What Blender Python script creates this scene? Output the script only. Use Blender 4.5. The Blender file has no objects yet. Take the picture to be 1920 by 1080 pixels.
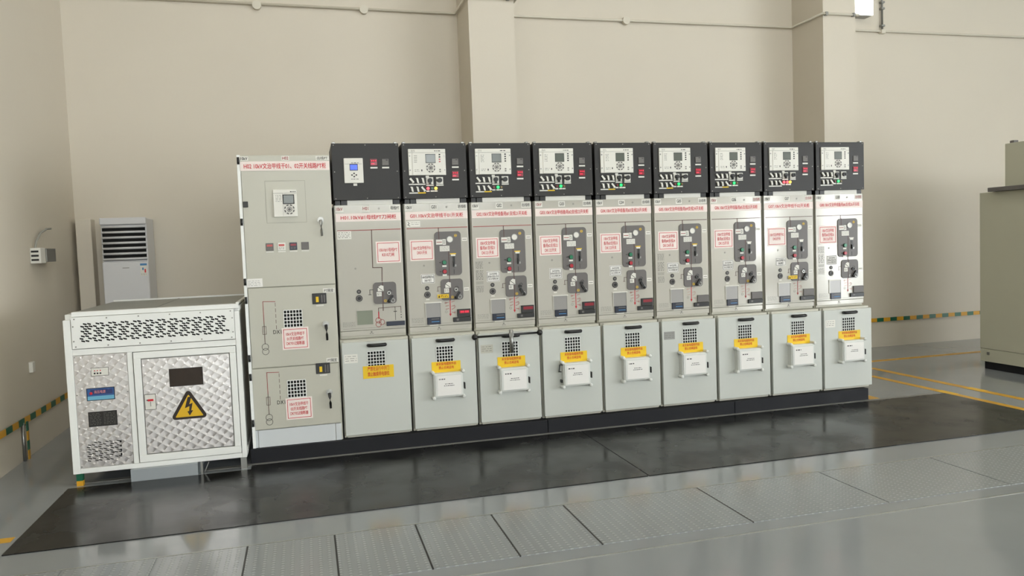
import bpy, bmesh, math, random
from mathutils import Matrix, Vector
random.seed(7)
S = bpy.context.scene
COL = S.collection

# ------------------------------------------------------------------ camera
F_PX, YAW, PITCH, ROLL = 1445.09, 0.260794, 0.0570562, -0.0373687
fwd = Vector((math.sin(YAW)*math.cos(PITCH), math.cos(YAW)*math.cos(PITCH), -math.sin(PITCH)))
rgt = Vector((math.cos(YAW), -math.sin(YAW), 0)); upv = rgt.cross(fwd)
r2 = rgt*math.cos(ROLL) + upv*math.sin(ROLL); u2 = -rgt*math.sin(ROLL) + upv*math.cos(ROLL)
cd = bpy.data.cameras.new('camera'); cam = bpy.data.objects.new('camera', cd); COL.objects.link(cam)
cd.sensor_fit = 'HORIZONTAL'; cd.sensor_width = 36; cd.lens = F_PX/1920*36; cd.clip_start = .05; cd.clip_end = 100
M4 = Matrix((r2, u2, -fwd)).transposed().to_4x4(); M4.translation = (0, 0, 1.55)
cam.matrix_world = M4
S.camera = cam

# ------------------------------------------------------------------ world, light, exposure
w = bpy.data.worlds.new('world'); S.world = w; w.use_nodes = True
w.node_tree.nodes['Background'].inputs[0].default_value = (.75, .85, 1, 1)
w.node_tree.nodes['Background'].inputs[1].default_value = .6
S.view_settings.view_transform = 'Standard'; S.view_settings.look = 'None'
S.view_settings.gamma = 1; S.view_settings.use_curve_mapping = False
S.view_settings.exposure = 0.34
SKY_GATE, SKY_FRONT, SKY_DOOR = 9.0, 9.5, 17.0      # brightness of the daylight behind the panes
S.cycles.use_denoising = True
S.cycles.max_bounces = 8; S.cycles.diffuse_bounces = 5

# ------------------------------------------------------------------ helpers
def lin(c):
    return tuple((x/12.92 if x <= .04045 else ((x+.055)/1.055)**2.4) for x in [v/255 for v in c])
MATS = {}
def mat(name, rgb, rough=.5, metal=0, emit=0, spec=.5, noise=0, nscale=8, bump=0, bscale=60, rnoise=0):
    if name in MATS: return MATS[name]
    m = bpy.data.materials.new(name); m.use_nodes = True; MATS[name] = m
    nt = m.node_tree; b = nt.nodes['Principled BSDF']
    c = (*lin(rgb), 1)
    b.inputs['Base Color'].default_value = c
    b.inputs['Roughness'].default_value = rough; b.inputs['Metallic'].default_value = metal
    b.inputs['Specular IOR Level'].default_value = spec
    if emit:
        b.inputs['Emission Color'].default_value = c; b.inputs['Emission Strength'].default_value = emit
    if noise or bump or rnoise:
        tc = nt.nodes.new('ShaderNodeTexCoord')
    if noise or rnoise:
        n = nt.nodes.new('ShaderNodeTexNoise'); n.inputs['Scale'].default_value = nscale; n.inputs['Detail'].default_value = 5
        nt.links.new(tc.outputs['Object'], n.inputs['Vector'])
    if noise:
        mx = nt.nodes.new('ShaderNodeMix'); mx.data_type = 'RGBA'
        mx.inputs[6].default_value = tuple(v*(1-noise) for v in c[:3]) + (1,)
        mx.inputs[7].default_value = tuple(min(1, v*(1+noise)) for v in c[:3]) + (1,)
        nt.links.new(n.outputs['Fac'], mx.inputs[0]); nt.links.new(mx.outputs[2], b.inputs['Base Color'])
    if rnoise:
        mr = nt.nodes.new('ShaderNodeMapRange'); mr.inputs[1].default_value = .3; mr.inputs[2].default_value = .7
        mr.inputs[3].default_value = max(.02, rough-rnoise); mr.inputs[4].default_value = rough+rnoise
        nt.links.new(n.outputs['Fac'], mr.inputs[0]); nt.links.new(mr.outputs[0], b.inputs['Roughness'])
    if bump:
        n2 = nt.nodes.new('ShaderNodeTexNoise'); n2.inputs['Scale'].default_value = bscale; n2.inputs['Detail'].default_value = 3
        nt.links.new(tc.outputs['Object'], n2.inputs['Vector'])
        bp = nt.nodes.new('ShaderNodeBump'); bp.inputs['Strength'].default_value = bump; bp.inputs['Distance'].default_value = .01
        nt.links.new(n2.outputs['Fac'], bp.inputs['Height']); nt.links.new(bp.outputs[0], b.inputs['Normal'])
    return m

class MB:
    """collects shapes and links them as ONE mesh object"""
    def __init__(s, m): s.bm = bmesh.new(); s.mats = [m]
    def mi(s, m):
        if m is None: return 0
        if m not in s.mats: s.mats.append(m)
        return s.mats.index(m)
    def box(s, x0, x1, y0, y1, z0, z1, m=None, bev=0, seg=2):
        v = [s.bm.verts.new(p) for p in ((x0,y0,z0),(x1,y0,z0),(x1,y1,z0),(x0,y1,z0),(x0,y0,z1),(x1,y0,z1),(x1,y1,z1),(x0,y1,z1))]
        i = s.mi(m); fs = []
        for q in ((0,3,2,1),(4,5,6,7),(0,1,5,4),(1,2,6,5),(2,3,7,6),(3,0,4,7)):
            f = s.bm.faces.new([v[k] for k in q]); f.material_index = i; fs.append(f)
        if bev:
            es = list({e for f in fs for e in f.edges})
            r = bmesh.ops.bevel(s.bm, geom=es, offset=bev, segments=seg, affect='EDGES', profile=.5)
            for f in r['faces']: f.material_index = i
        return s
    def poly(s, pts, y0, y1, m=None):
        """outline in x-z (counter-clockwise seen from -Y) extruded from y0 (front) to y1"""
        i = s.mi(m)
        a = [s.bm.verts.new((x, y0, z)) for x, z in pts]; b = [s.bm.verts.new((x, y1, z)) for x, z in pts]
        s.bm.faces.new(a).material_index = i; s.bm.faces.new(b[::-1]).material_index = i
        n = len(pts)
        for k in range(n):
            s.bm.faces.new((a[k], b[k], b[(k+1) % n], a[(k+1) % n])).material_index = i
        return s
    def rrect(s, x0, x1, z0, z1, r, y0, y1, m=None, seg=5):
        pts = []
        for cx, cz, a0 in ((x1-r, z0+r, -90), (x1-r, z1-r, 0), (x0+r, z1-r, 90), (x0+r, z0+r, 180)):
            for k in range(seg+1):
                a = math.radians(a0 + 90*k/seg); pts.append((cx + r*math.cos(a), cz + r*math.sin(a)))
        return s.poly(pts, y0, y1, m)
    def disc(s, cx, cz, r, y0, y1, m=None, n=20, ry=None):
        pts = [(cx + r*math.cos(2*math.pi*k/n), cz + (ry or r)*math.sin(2*math.pi*k/n)) for k in range(n)]
        return s.poly(pts, y0, y1, m)
    def ring(s, cx, cz, r, t, y0, y1, m=None, n=24, a0=0, a1=360):
        i = s.mi(m); full = abs(a1-a0) >= 360; N = n if full else n+1
        L = []
        for k in range(N):
            a = math.radians(a0 + (a1-a0)*k/n); c, q = math.cos(a), math.sin(a)
            L.append([s.bm.verts.new((cx+R*c, y, cz+R*q)) for R, y in ((r, y0), (r+t, y0), (r+t, y1), (r, y1))])
        for k in range(n):
            A, B = L[k], L[(k+1) % N]
            for j in range(4):
                s.bm.faces.new((A[j], A[(j+1) % 4], B[(j+1) % 4], B[j])).material_index = i
        return s
    def bar(s, p, q, wd, y0, y1, m=None):
        """flat bar of width wd between two x-z points"""
        dx, dz = q[0]-p[0], q[1]-p[1]; L = math.hypot(dx, dz) or 1; nx, nz = -dz/L*wd/2, dx/L*wd/2
        return s.poly([(p[0]-nx, p[1]-nz), (q[0]-nx, q[1]-nz), (q[0]+nx, q[1]+nz), (p[0]+nx, p[1]+nz)], y0, y1, m)
    def path(s, pts, wd, y0, y1, m=None):
        for a, b in zip(pts[:-1], pts[1:]):
            d = Vector((b[0]-a[0], b[1]-a[1])); d = d.normalized()*wd/2
            s.bar((a[0]-d[0], a[1]-d[1]), (b[0]+d[0], b[1]+d[1]), wd, y0, y1, m)
        return s
    def tube(s, pts, r, m=None, n=10, r1=None, closed_ends=True):
        i = s.mi(m); pts = [Vector(p) for p in pts]; rings = []
        up = Vector((0, 0, 1))
        for k, p in enumerate(pts):
            d = ((pts[min(k+1, len(pts)-1)] - p).normalized() + (p - pts[max(k-1, 0)]).normalized())
            d.normalize()
            a = d.cross(up)
            if a.length < .05: a = d.cross(Vector((1, 0, 0)))
            a.normalize(); b = d.cross(a); rr = r if r1 is None else r + (r1-r)*k/(len(pts)-1)
            rings.append([s.bm.verts.new(p + a*rr*math.cos(2*math.pi*j/n) + b*rr*math.sin(2*math.pi*j/n)) for j in range(n)])
        for A, B in zip(rings[:-1], rings[1:]):
            for j in range(n):
                f = s.bm.faces.new((A[j], A[(j+1) % n], B[(j+1) % n], B[j])); f.material_index = i; f.smooth = True
        if closed_ends:
            for R in (rings[0], rings[-1]):
                s.bm.faces.new(R).material_index = i
        return s
    def ball(s, c, r, m=None, sx=1, sy=1, sz=1):
        i = s.mi(m)
        g = bmesh.ops.create_uvsphere(s.bm, u_segments=18, v_segments=12, radius=r, matrix=Matrix.Translation(c) @ Matrix.Diagonal((sx, sy, sz, 1)))
        for v in g['verts']:
            for f in v.link_faces: f.material_index = i; f.smooth = True
        return s
    def build(s, name, root=None, parent=None):
        """root gives the origin; parent is the root itself or one of its parts"""
        bmesh.ops.recalc_face_normals(s.bm, faces=s.bm.faces[:])
        if root is not None: bmesh.ops.translate(s.bm, vec=-root.location, verts=s.bm.verts[:])
        me = bpy.data.meshes.new(name); s.bm.to_mesh(me); s.bm.free()
        for m in s.mats: me.materials.append(m)
        o = bpy.data.objects.new(name, me); COL.objects.link(o)
        if root is not None: o.parent = parent or root
        return o

def tag(o, label, cat, group=None):
    o['label'] = label; o['category'] = cat
    if group: o['group'] = group
    return o
def thing(name, label, cat, loc, group=None):
    o = bpy.data.objects.new(name, None); COL.objects.link(o); o.location = loc; o.empty_display_size = .1
    return tag(o, label, cat, group)
def struct(name, mb):
    o = mb.build(name); o['kind'] = 'structure'; return o

def lettering(txt, x0, x1, z0, z1, y, m, root, parent, name='lettering', bold=.02, keep=False, rot=0):
    """writing fitted into a rectangle of the x-z plane at depth y, facing -Y"""
    c = bpy.data.curves.new('writing', 'FONT'); c.body = txt; c.size = 1; c.resolution_u = 2
    c.align_x = 'CENTER'; c.space_line = 1.15
    t = bpy.data.objects.new('writing', c); COL.objects.link(t)
    me = bpy.data.meshes.new_from_object(t.evaluated_get(bpy.context.evaluated_depsgraph_get()))
    bpy.data.objects.remove(t); bpy.data.curves.remove(c)
    xs = [v.co.x for v in me.vertices]; ys = [v.co.y for v in me.vertices]
    a, b, cc, d = min(xs), max(xs), min(ys), max(ys)
    sx, sz = (x1-x0)/(b-a), (z1-z0)/(d-cc)
    if keep: sx = sz = min(sx, sz)
    mx, mz = (x0+x1)/2, (z0+z1)/2; R = root.location; cr, sr = math.cos(rot), math.sin(rot)
    for v in me.vertices:
        px, pz = (v.co.x-(a+b)/2)*sx, (v.co.y-(cc+d)/2)*sz
        v.co = (mx + px*cr - pz*sr - R.x, y - R.y, mz + px*sr + pz*cr - R.z)
    if bold:                                        # heavier strokes: the glyphs laid four times, a hair apart
        bm = bmesh.new(); base = me.copy(); h = bold*.62
        for k, (ax, az) in enumerate(((-1, -.6), (1, -.6), (1, .6), (-1, .6))):
            n0 = len(bm.verts); bm.from_mesh(base); bm.verts.ensure_lookup_table()
            bmesh.ops.translate(bm, vec=(ax*h*sx, -.00003*k, az*h*sz), verts=bm.verts[n0:])
        bm.to_mesh(me); bm.free(); bpy.data.meshes.remove(base)
    me.materials.clear(); me.materials.append(m)
    o = bpy.data.objects.new(name, me); COL.objects.link(o); o.parent = parent
    return o

def scribble(mb, x0, x1, z0, z1, y, m, rows, th=.45):
    """rows of small print"""
    h = (z1-z0)/rows
    for k in range(rows):
        z = z1 - (k+.5)*h; x = x0
        while x < x1 - .004:
            L = min(random.uniform(.25, 1.2)*h*2.2, x1-x)
            mb.box(x, x+L*.85, y, y+.0004, z-h*th/2, z+h*th/2, m); x += L + h*.35
    return mb

# ------------------------------------------------------------------ materials
WALL = mat('wall_paint', (212, 204, 189), .6, noise=.025, nscale=1.3, bump=.04, bscale=40)
CEIL = mat('ceiling_paint', (228, 226, 216), .8)
FLOOR = mat('epoxy_floor', (143, 147, 150), .11, noise=.10, nscale=1.6, rnoise=.04, bump=.012, bscale=9)
STEELSTRIP = mat('edge_strip', (176, 178, 174), .35, .6)
GREY = mat('cabinet_grey', (190, 188, 175), .38, noise=.02, nscale=3)
GREYD = mat('door_grey', (199, 202, 196), .42, noise=.02, nscale=3)
PANEL = mat('front_panel_grey', (190, 187, 178), .12, 0.06, noise=.02, nscale=2, rnoise=.03)
WHITE = mat('white_plastic', (226, 224, 216), .45)
PAPER = mat('paper_white', (236, 234, 230), .7)
PINK = mat('sign_white', (240, 226, 220), .5)
CHAR = mat('charcoal_paint', (33, 31, 30), .5, noise=.06, nscale=5)
PLATE = mat('plate_grey', (104, 100, 98), .45)
BLACK = mat('black_plastic', (24, 24, 24), .4)
DARK = mat('dark_hole', (16, 17, 16), .9)
RED = mat('red_ink', (200, 34, 48), .6)
REDDK = mat('mimic_red', (150, 44, 44), .5)
MIMIC = mat('mimic_brown', (84, 56, 50), .5)
INK = mat('black_ink', (44, 42, 42), .7)
INKG = mat('grey_ink', (126, 124, 118), .7)
YEL = mat('yellow_label', (236, 196, 24), .5)
ORANGE = mat('orange_ink', (206, 70, 22), .6)
NAVY = mat('navy_case', (28, 36, 54), .3)
BLUE = mat('blue_print', (66, 128, 182), .5)
CHROME = mat('chrome', (176, 176, 172), .38, .6)
SCREW = mat('screw_head', (150, 147, 140), .5)
STEEL = mat('brushed_steel', (150, 150, 146), .35, .8)
CRATEW = mat('white_enamel', (240, 241, 238), .35, noise=.02, nscale=3)
CRATETOP = mat('galvanised_top', (150, 152, 148), .45, .5, noise=.08, nscale=6)
BASE = mat('plinth_paint', (25, 26, 31), .6, noise=.25, nscale=4, rnoise=.1, spec=.3)
RUBBER = mat('rubber_mat', (30, 30, 29), .24, spec=.3, noise=.6, nscale=2.6, rnoise=.12, bump=.02, bscale=14)
LINE = mat('yellow_paint', (214, 160, 28), .35, noise=.1, nscale=6)
GREEN = mat('bus_green', (24, 96, 70), .4)
BUSY = mat('bus_yellow', (216, 160, 40), .4)
SCREEN = mat('lcd_screen', (92, 98, 92), .2)
BLUELCD = mat('blue_lcd', (34, 76, 220), .3, emit=.55)
REDLED = mat('red_digits', (236, 40, 70), .4, emit=.45)
REDCASE = mat('red_window', (140, 26, 44), .3)
LAMPG = mat('green_lamp_lit', (20, 205, 95), .3, emit=1.5)
LAMPR = mat('red_lamp_lit', (250, 70, 80), .3, emit=1.4)
LAMPY = mat('yellow_lamp_lit', (255, 205, 60), .3, emit=1.3)
LOFFG = mat('green_lamp_off', (40, 84, 62), .3)
LOFFR = mat('red_lamp_off', (120, 44, 44), .3)
LOFFY = mat('yellow_lamp_off', (120, 98, 46), .3)
BTNG = mat('green_button', (24, 122, 84), .3)
BTNR = mat('red_button', (178, 34, 52), .3)
ACW = mat('air_conditioner_white', (214, 214, 216), .4)
RCAB = mat('beige_grey_cabinet', (188, 187, 168), .45, noise=.03, nscale=2)

def engine_turned():
    m = bpy.data.materials.new('engine_turned_metal'); m.use_nodes = True
    nt = m.node_tree; N = nt.nodes; L = nt.links; b = N['Principled BSDF']
    b.inputs['Base Color'].default_value = (*lin((222, 218, 216)), 1); b.inputs['Metallic'].default_value = .7
    b.inputs['Roughness'].default_value = .3; b.inputs['Anisotropic'].default_value = .85
    tc = N.new('ShaderNodeTexCoord'); sp = N.new('ShaderNodeSeparateXYZ'); cb = N.new('ShaderNodeCombineXYZ')
    L.new(tc.outputs['Object'], sp.inputs[0]); L.new(sp.outputs[0], cb.inputs[0]); L.new(sp.outputs[2], cb.inputs[1])
    mp = N.new('ShaderNodeMapping'); mp.inputs['Rotation'].default_value = (0, 0, math.radians(38)); mp.inputs['Scale'].default_value = (19, 23, 1)
    L.new(cb.outputs[0], mp.inputs[0])
    vo = N.new('ShaderNodeTexVoronoi'); vo.voronoi_dimensions = '2D'; vo.inputs['Scale'].default_value = 1; vo.inputs['Randomness'].default_value = .12
    L.new(mp.outputs[0], vo.inputs['Vector'])
    sb = N.new('ShaderNodeVectorMath'); sb.operation = 'SUBTRACT'
    of = N.new('ShaderNodeVectorMath'); of.operation = 'ADD'; of.inputs[1].default_value = (.32, -.22, 0)
    L.new(vo.outputs['Position'], of.inputs[0]); L.new(mp.outputs[0], sb.inputs[0]); L.new(of.outputs[0], sb.inputs[1])
    ln = N.new('ShaderNodeVectorMath'); ln.operation = 'LENGTH'; L.new(sb.outputs[0], ln.inputs[0])
    s2 = N.new('ShaderNodeSeparateXYZ'); L.new(sb.outputs[0], s2.inputs[0])
    ng = N.new('ShaderNodeMath'); ng.operation = 'MULTIPLY'; ng.inputs[1].default_value = -1; L.new(s2.outputs[1], ng.inputs[0])
    c2 = N.new('ShaderNodeCombineXYZ'); L.new(ng.outputs[0], c2.inputs[0]); L.new(s2.outputs[0], c2.inputs[2])
    L.new(c2.outputs[0], b.inputs['Tangent'])
    # each ground disc is a shallow dish
    bp = N.new('ShaderNodeBump'); bp.inputs['Strength'].default_value = .45; bp.inputs['Distance'].default_value = .01
    L.new(ln.outputs['Value'], bp.inputs['Height']); L.new(bp.outputs[0], b.inputs['Normal'])
    return m
SWIRL = engine_turned()

def tread_plate():
    m = bpy.data.materials.new('tread_plate'); m.use_nodes = True
    nt = m.node_tree; N = nt.nodes; L = nt.links; b = N['Principled BSDF']
    b.inputs['Base Color'].default_value = (*lin((146, 150, 152)), 1); b.inputs['Roughness'].default_value = .14
    tc = N.new('ShaderNodeTexCoord'); mp = N.new('ShaderNodeMapping'); mp.inputs['Scale'].default_value = (22, 34, 1)
    L.new(tc.outputs['Object'], mp.inputs[0])
    vo = N.new('ShaderNodeTexVoronoi'); vo.voronoi_dimensions = '2D'; vo.inputs['Scale'].default_value = 1; vo.inputs['Randomness'].default_value = 0
    L.new(mp.outputs[0], vo.inputs['Vector'])
    mr = N.new('ShaderNodeMapRange'); mr.inputs[1].default_value = .13; mr.inputs[2].default_value = .26; mr.inputs[3].default_value = 1; mr.inputs[4].default_value = 0
    L.new(vo.outputs['Distance'], mr.inputs[0])
    bp = N.new('ShaderNodeBump'); bp.inputs['Strength'].default_value = .7; bp.inputs['Distance'].default_value = .004
    L.new(mr.outputs[0], bp.inputs['Height']); L.new(bp.outputs[0], b.inputs['Normal'])
    mx = N.new('ShaderNodeMix'); mx.data_type = 'RGBA'        # raised studs mixed paler: their highlights are put into the colour
    mx.inputs[6].default_value = (*lin((146, 150, 152)), 1); mx.inputs[7].default_value = (*lin((170, 174, 175)), 1)
    L.new(mr.outputs[0], mx.inputs[0]); L.new(mx.outputs[2], b.inputs['Base Color'])
    return m
TREAD = tread_plate()
def sky_glass(name, strength):
    return mat(name, (246, 251, 254), .2, emit=strength)

# ------------------------------------------------------------------ the room
XL, XR, YF, YB, ZC = -2.2, 16.0, -14.0, 8.6, 6.4
struct('floor', MB(FLOOR).box(XL-.2, XR+.2, YF-.2, YB+.2, -.2, 0))
struct('ceiling', MB(CEIL).box(XL-.2, XR+.2, YF-.2, YB+.2, ZC, ZC+.2))
struct('wall_left', MB(WALL).box(XL-.2, XL, YF-.2, YB+.2, 0, ZC))
mb = MB(WALL).box(XL, XR, YB, YB+.2, 0, ZC)
struct('wall_back', mb)
struct('wall_right', MB(WALL).box(XR, XR+.2, YF-.2, YB+.2, 0, ZC))
struct('wall_front', MB(WALL).box(XL, XR, YF-.2, YF, 0, ZC))
# two wall pilasters
struct('trim_1', MB(WALL).box(1.775, 2.27, 8.0, YB, 0, ZC))
struct('trim_2', MB(WALL).box(6.07, 6.52, 8.0, YB, 0, ZC))
FR = mat('window_frame_white', (220, 220, 218), .4)
def window_x(name, y0, y1, z0, z1, glass, n):       # in the right wall
    f = MB(FR); t = .06
    f.box(XR-.05, XR, y0-t, y1+t, z0-t, z0).box(XR-.05, XR, y0-t, y1+t, z1, z1+t)
    for k in range(n+1):
        y = y0 + (y1-y0)*k/n; f.box(XR-.05, XR, y-t/2, y+t/2, z0, z1)
    r = struct(name, f)
    g = MB(glass).box(XR-.02, XR-.004, y0, y1, z0, z1).build('glass'); g.parent = r
def window_y(name, x0, x1, z0, z1, glass, n):       # in the wall behind the photographer
    f = MB(FR); t = .06
    f.box(x0-t, x1+t, YF, YF+.05, z0-t, z0).box(x0-t, x1+t, YF, YF+.05, z1, z1+t)
    for k in range(n+1):
        x = x0 + (x1-x0)*k/n; f.box(x-t/2, x+t/2, YF, YF+.05, z0, z1)
    r = struct(name, f)
    g = MB(glass).box(x0, x1, YF+.004, YF+.02, z0, z1).build('glass'); g.parent = r
window_x('door_2', -7.2, 0.0, 0.02, 4.0, sky_glass('daylight_gate', SKY_GATE), 6)
window_y('window_1', -1.9, 6.5, 3.2, 6.0, sky_glass('daylight_front', SKY_FRONT), 6)
window_x('door_1', -8.95, -7.85, 0.02, 3.2, sky_glass('daylight_door', SKY_DOOR), 1)
window_x('window_2', -13.4, -11.6, 0.7, 3.4, MATS['daylight_door'], 2)

for k, (lx, where) in enumerate(((.5, 'above the left end of the row'), (4.8, 'above the right end of the row'))):  # unseen fill lights under the ceiling, added to brighten the walls and floor
    t = thing('added_fill_light', 'long white fill light added ' + where, 'fill light', (lx, 4.6, ZC), 'added fill lights')
    MB(FR).box(lx-.75, lx+.75, 4.4, 4.8, ZC-.09, ZC, bev=.006).build('housing', t)
    MB(mat('fill_light_glow', (255, 252, 246), .4, emit=22)).box(lx-.72, lx+.72, 4.43, 4.77, ZC-.10, ZC-.088).build('diffuser', t)

# floor markings and edges
struct('trim_3', MB(LINE).box(5.2, 11.5, 7.63, 7.72, 0, .0015))
struct('trim_4', MB(LINE).box(6.07, 6.15, -2, 7.3, 0, .0015))
struct('trim_5', MB(LINE).box(5.735, 5.81, -2, 6.9, 0, .0015))
struct('trim_6', MB(LINE).box(-2.19, -1.66, 4.79, 4.87, 0, .0015))
struct('trim_7', MB(LINE).box(4.95, 5.06, 5.93, 6.5, 0, .0015))
struct('trim_11', MB(mat('brighter_yellow_paint', (236, 184, 20), .35)).box(6.065, 6.155, 5.80, 6.0, .0016, .003))  # brighter patches on two of the yellow lines
struct('trim_12', MB(MATS['brighter_yellow_paint']).box(5.73, 5.815, 5.80, 6.0, .0016, .003))
struct('trim_8', MB(STEELSTRIP).box(-1.6, 8, 3.486, 3.498, 0, .002))
struct('trim_9', MB(STEELSTRIP).box(-1.6, 8, 4.252, 4.262, 0, .002))
struct('trim_10', MB(mat('grout_strip', (128, 128, 124), .4, noise=.2, nscale=12)).box(-1.62, 5.6, 5.872, 5.928, 0, .003))

# ------------------------------------------------------------------ rubber mats and trench covers
lm = MB(RUBBER)                                        # cut out round the foot of the enclosure
tops = [[lm.bm.verts.new((px_, py_, pz_)) for px_, py_ in ((-1.63, 4.575), (2.094, 4.575), (2.094, 5.868), (-.45, 5.868), (-.45, 5.765), (-1.63, 5.765))] for pz_ in (0, .006)]
lm.bm.faces.new(tops[0][::-1]); lm.bm.faces.new(tops[1])
for k in range(6): lm.bm.faces.new((tops[0][k], tops[0][(k+1) % 6], tops[1][(k+1) % 6], tops[1][k]))
tag(lm.build('rubber_mat'),
    'long black insulating rubber mat before the crate and left cabinets', 'mat', 'rubber mats along the row')
tag(MB(RUBBER).box(2.102, 5.72, 4.575, 5.868, .0, .006, bev=.002).build('rubber_mat'),
    'black insulating rubber mat reaching past the last cabinet to the yellow line', 'mat', 'rubber mats along the row')
xs = [-1.69, -1.25, -.81, -.369, .08, .52, .957, 1.393, 2.264, 3.135, 4.006, 4.877, 5.7]
wh = ['first from the left wall end', 'second from the left wall end', 'third from the left wall end', 'directly before the camera, below the tall cabinet',
      'in front of the H01 cabinet', 'in front of the seam of H01 and G01', 'in front of the G01 cabinet', 'long one in front of G02 and G03',
      'long one in front of G04', 'long one in front of G05 and G06', 'long one in front of G07', 'last one before the yellow lines']
for k in range(len(xs)-1):
    g = .005
    tag(MB(TREAD).box(xs[k]+g, xs[k+1]-g, 3.617, 4.243, 0, .004).build('trench_cover'),
        'grey tread plate trench cover, ' + wh[k], 'floor plate', 'tread plate covers over the cable trench')
    if xs[k] in (-.369, .08, .52, .957, 1.393, 2.264):
        tag(MB(BLACK).box(xs[k]-.0045, xs[k]+.0045, 3.617, 4.243, 0, .0035).build('joint_strip'),
            'dark joint between trench covers, ' + {-.369: 'leftmost of the six', .08: 'second from the left', .52: 'third from the left', .957: 'fourth from the left', 1.393: 'second from the right', 2.264: 'rightmost of the six'}[xs[k]],
            'joint', 'dark joints between the trench covers')

# ------------------------------------------------------------------ plinth under the row
p = thing('steel_plinth', 'long low black steel plinth carrying the whole row of cabinets', 'plinth', (2.2, 6.2, 0))
for a, b in ((-.46, 1.84), (1.844, 3.55), (3.554, 4.93)):
    MB(BASE).box(a, b, 5.93, 6.62, 0, .108, bev=.004).build('channel_section', p)

# ------------------------------------------------------------------ switchgear cabinets
X0 = lambda i: .237 + .531*i
YU, YD, YC = 6.05, 5.95, 6.03
NAMES = ['H01', 'G01', 'G02', 'G03', 'G04', 'G05', 'G06', 'G07', 'G08']
BANNER = ['H01.10kV#1母线PT刀闸柜', 'G01.10kV文治甲线干01开关柜', 'G02.10kV文治甲线备用#1支线21开关柜', 'G03.10kV文治甲线备用#2支线22开关柜',
          'G04.10kV文治甲线备用#3支线23开关柜', 'G05.10kV文治甲线备用#4支线24开关柜', 'G06.10kV文治甲线备用#5支线25开关柜',
          'G07.10kV文治甲线干02开关柜', 'G08.10kV文治甲线备用#6支线26开关柜']
TYPE = ['母线PT', '进线柜'] + ['出线柜']*7
DANGER = ['10kV#1母线PT\nK010刀闸', '10kV文治甲线干01\nDK01开关'] + ['10kV文治甲线\n备用#%d支线2%d\nDK12%d开关' % (k, k, k) for k in range(1, 6)] + \
         ['10kV文治甲线干02\nDK02开关', '10kV文治甲线\n备用#6支线26\nDK126开关']
NOTICE = [None, '10kV文治甲线干01\nDK017地刀'] + ['10kV文治甲线\n备用#%d支线2%d开关\nDK12%d7接地刀闸' % (k, k, k) for k in range(1, 6)] + \
         ['10kV文治甲线干02\nDK027地刀', '10kV文治甲线\n备用#6支线26开关\nDK1267接地刀闸']
EXTRA = ['with no terminal box on its plain lower door', 'with a yellow tag on its earthing plate', 'with a lever hung on its lower door',
         'with a wire bracket left of its terminal box', 'between the G03 and G05 cabinets', 'with a grey sticker on its lower door',
         'between the G05 and G07 cabinets', 'with a yellow tag, second from the right end', 'at the right end of the row']

def label_plate(name, x0, x1, z0, z1, y, t, m, root, parent, txt=None, ink=None, pad=.1, border=None, bold=.03, label=None):
    mb = MB(m).box(x0, x1, y-t, y, z0, z1)
    if border:
        bm_, bw, off = border; a, b, c, d = x0+off, x1-off, z0+off, z1-off; yy = y-t-.0004
        mb.box(a, b, yy, y-t, d-bw, d, bm_).box(a, b, yy, y-t, c, c+bw, bm_).box(a, a+bw, yy, y-t, c, d, bm_).box(b-bw, b, yy, y-t, c, d, bm_)
    o = mb.build(name, root, parent)
    if label: o['label'] = label
    if txt:
        px, pz = (pad if isinstance(pad, tuple) else (pad, pad)); wx, wz = (x1-x0)*px, (z1-z0)*pz
        lettering(txt, x0+wx, x1-wx, z0+wz, z1-wz, y-t-.0008, ink, root, o, bold=bold)
    return o

def keypad(mb, cx, cz, r, y, m):
    for k in range(8):
        mb.ring(cx, cz, r*.78, r*.26, y-.003, y, m, n=3, a0=45*k+8, a1=45*k+37)
    mb.disc(cx, cz, r*.3, y-.003, y, m, 10); mb.ring(cx, cz, r*.42, r*.12, y-.002, y, m, n=14)

def vent(name, x0, x1, z0, z1, nx, nz, y, root, parent, light=None):
    mb = MB(DARK).box(x0, x1, y-.0008, y, z0, z1); b = (x1-x0)/(nx*4.2)
    lm = light or CRATEW
    for k in range(nx+1):
        x = x0 + (x1-x0)*k/nx; mb.box(x-b/2, x+b/2, y-.003, y-.0008, z0-b/2, z1+b/2, lm)
    for k in range(nz+1):
        z = z0 + (z1-z0)*k/nz; mb.box(x0-b/2, x1+b/2, y-.003, y-.0008, z-b/2, z+b/2, lm)
    return mb.build(name, root, parent)

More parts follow.
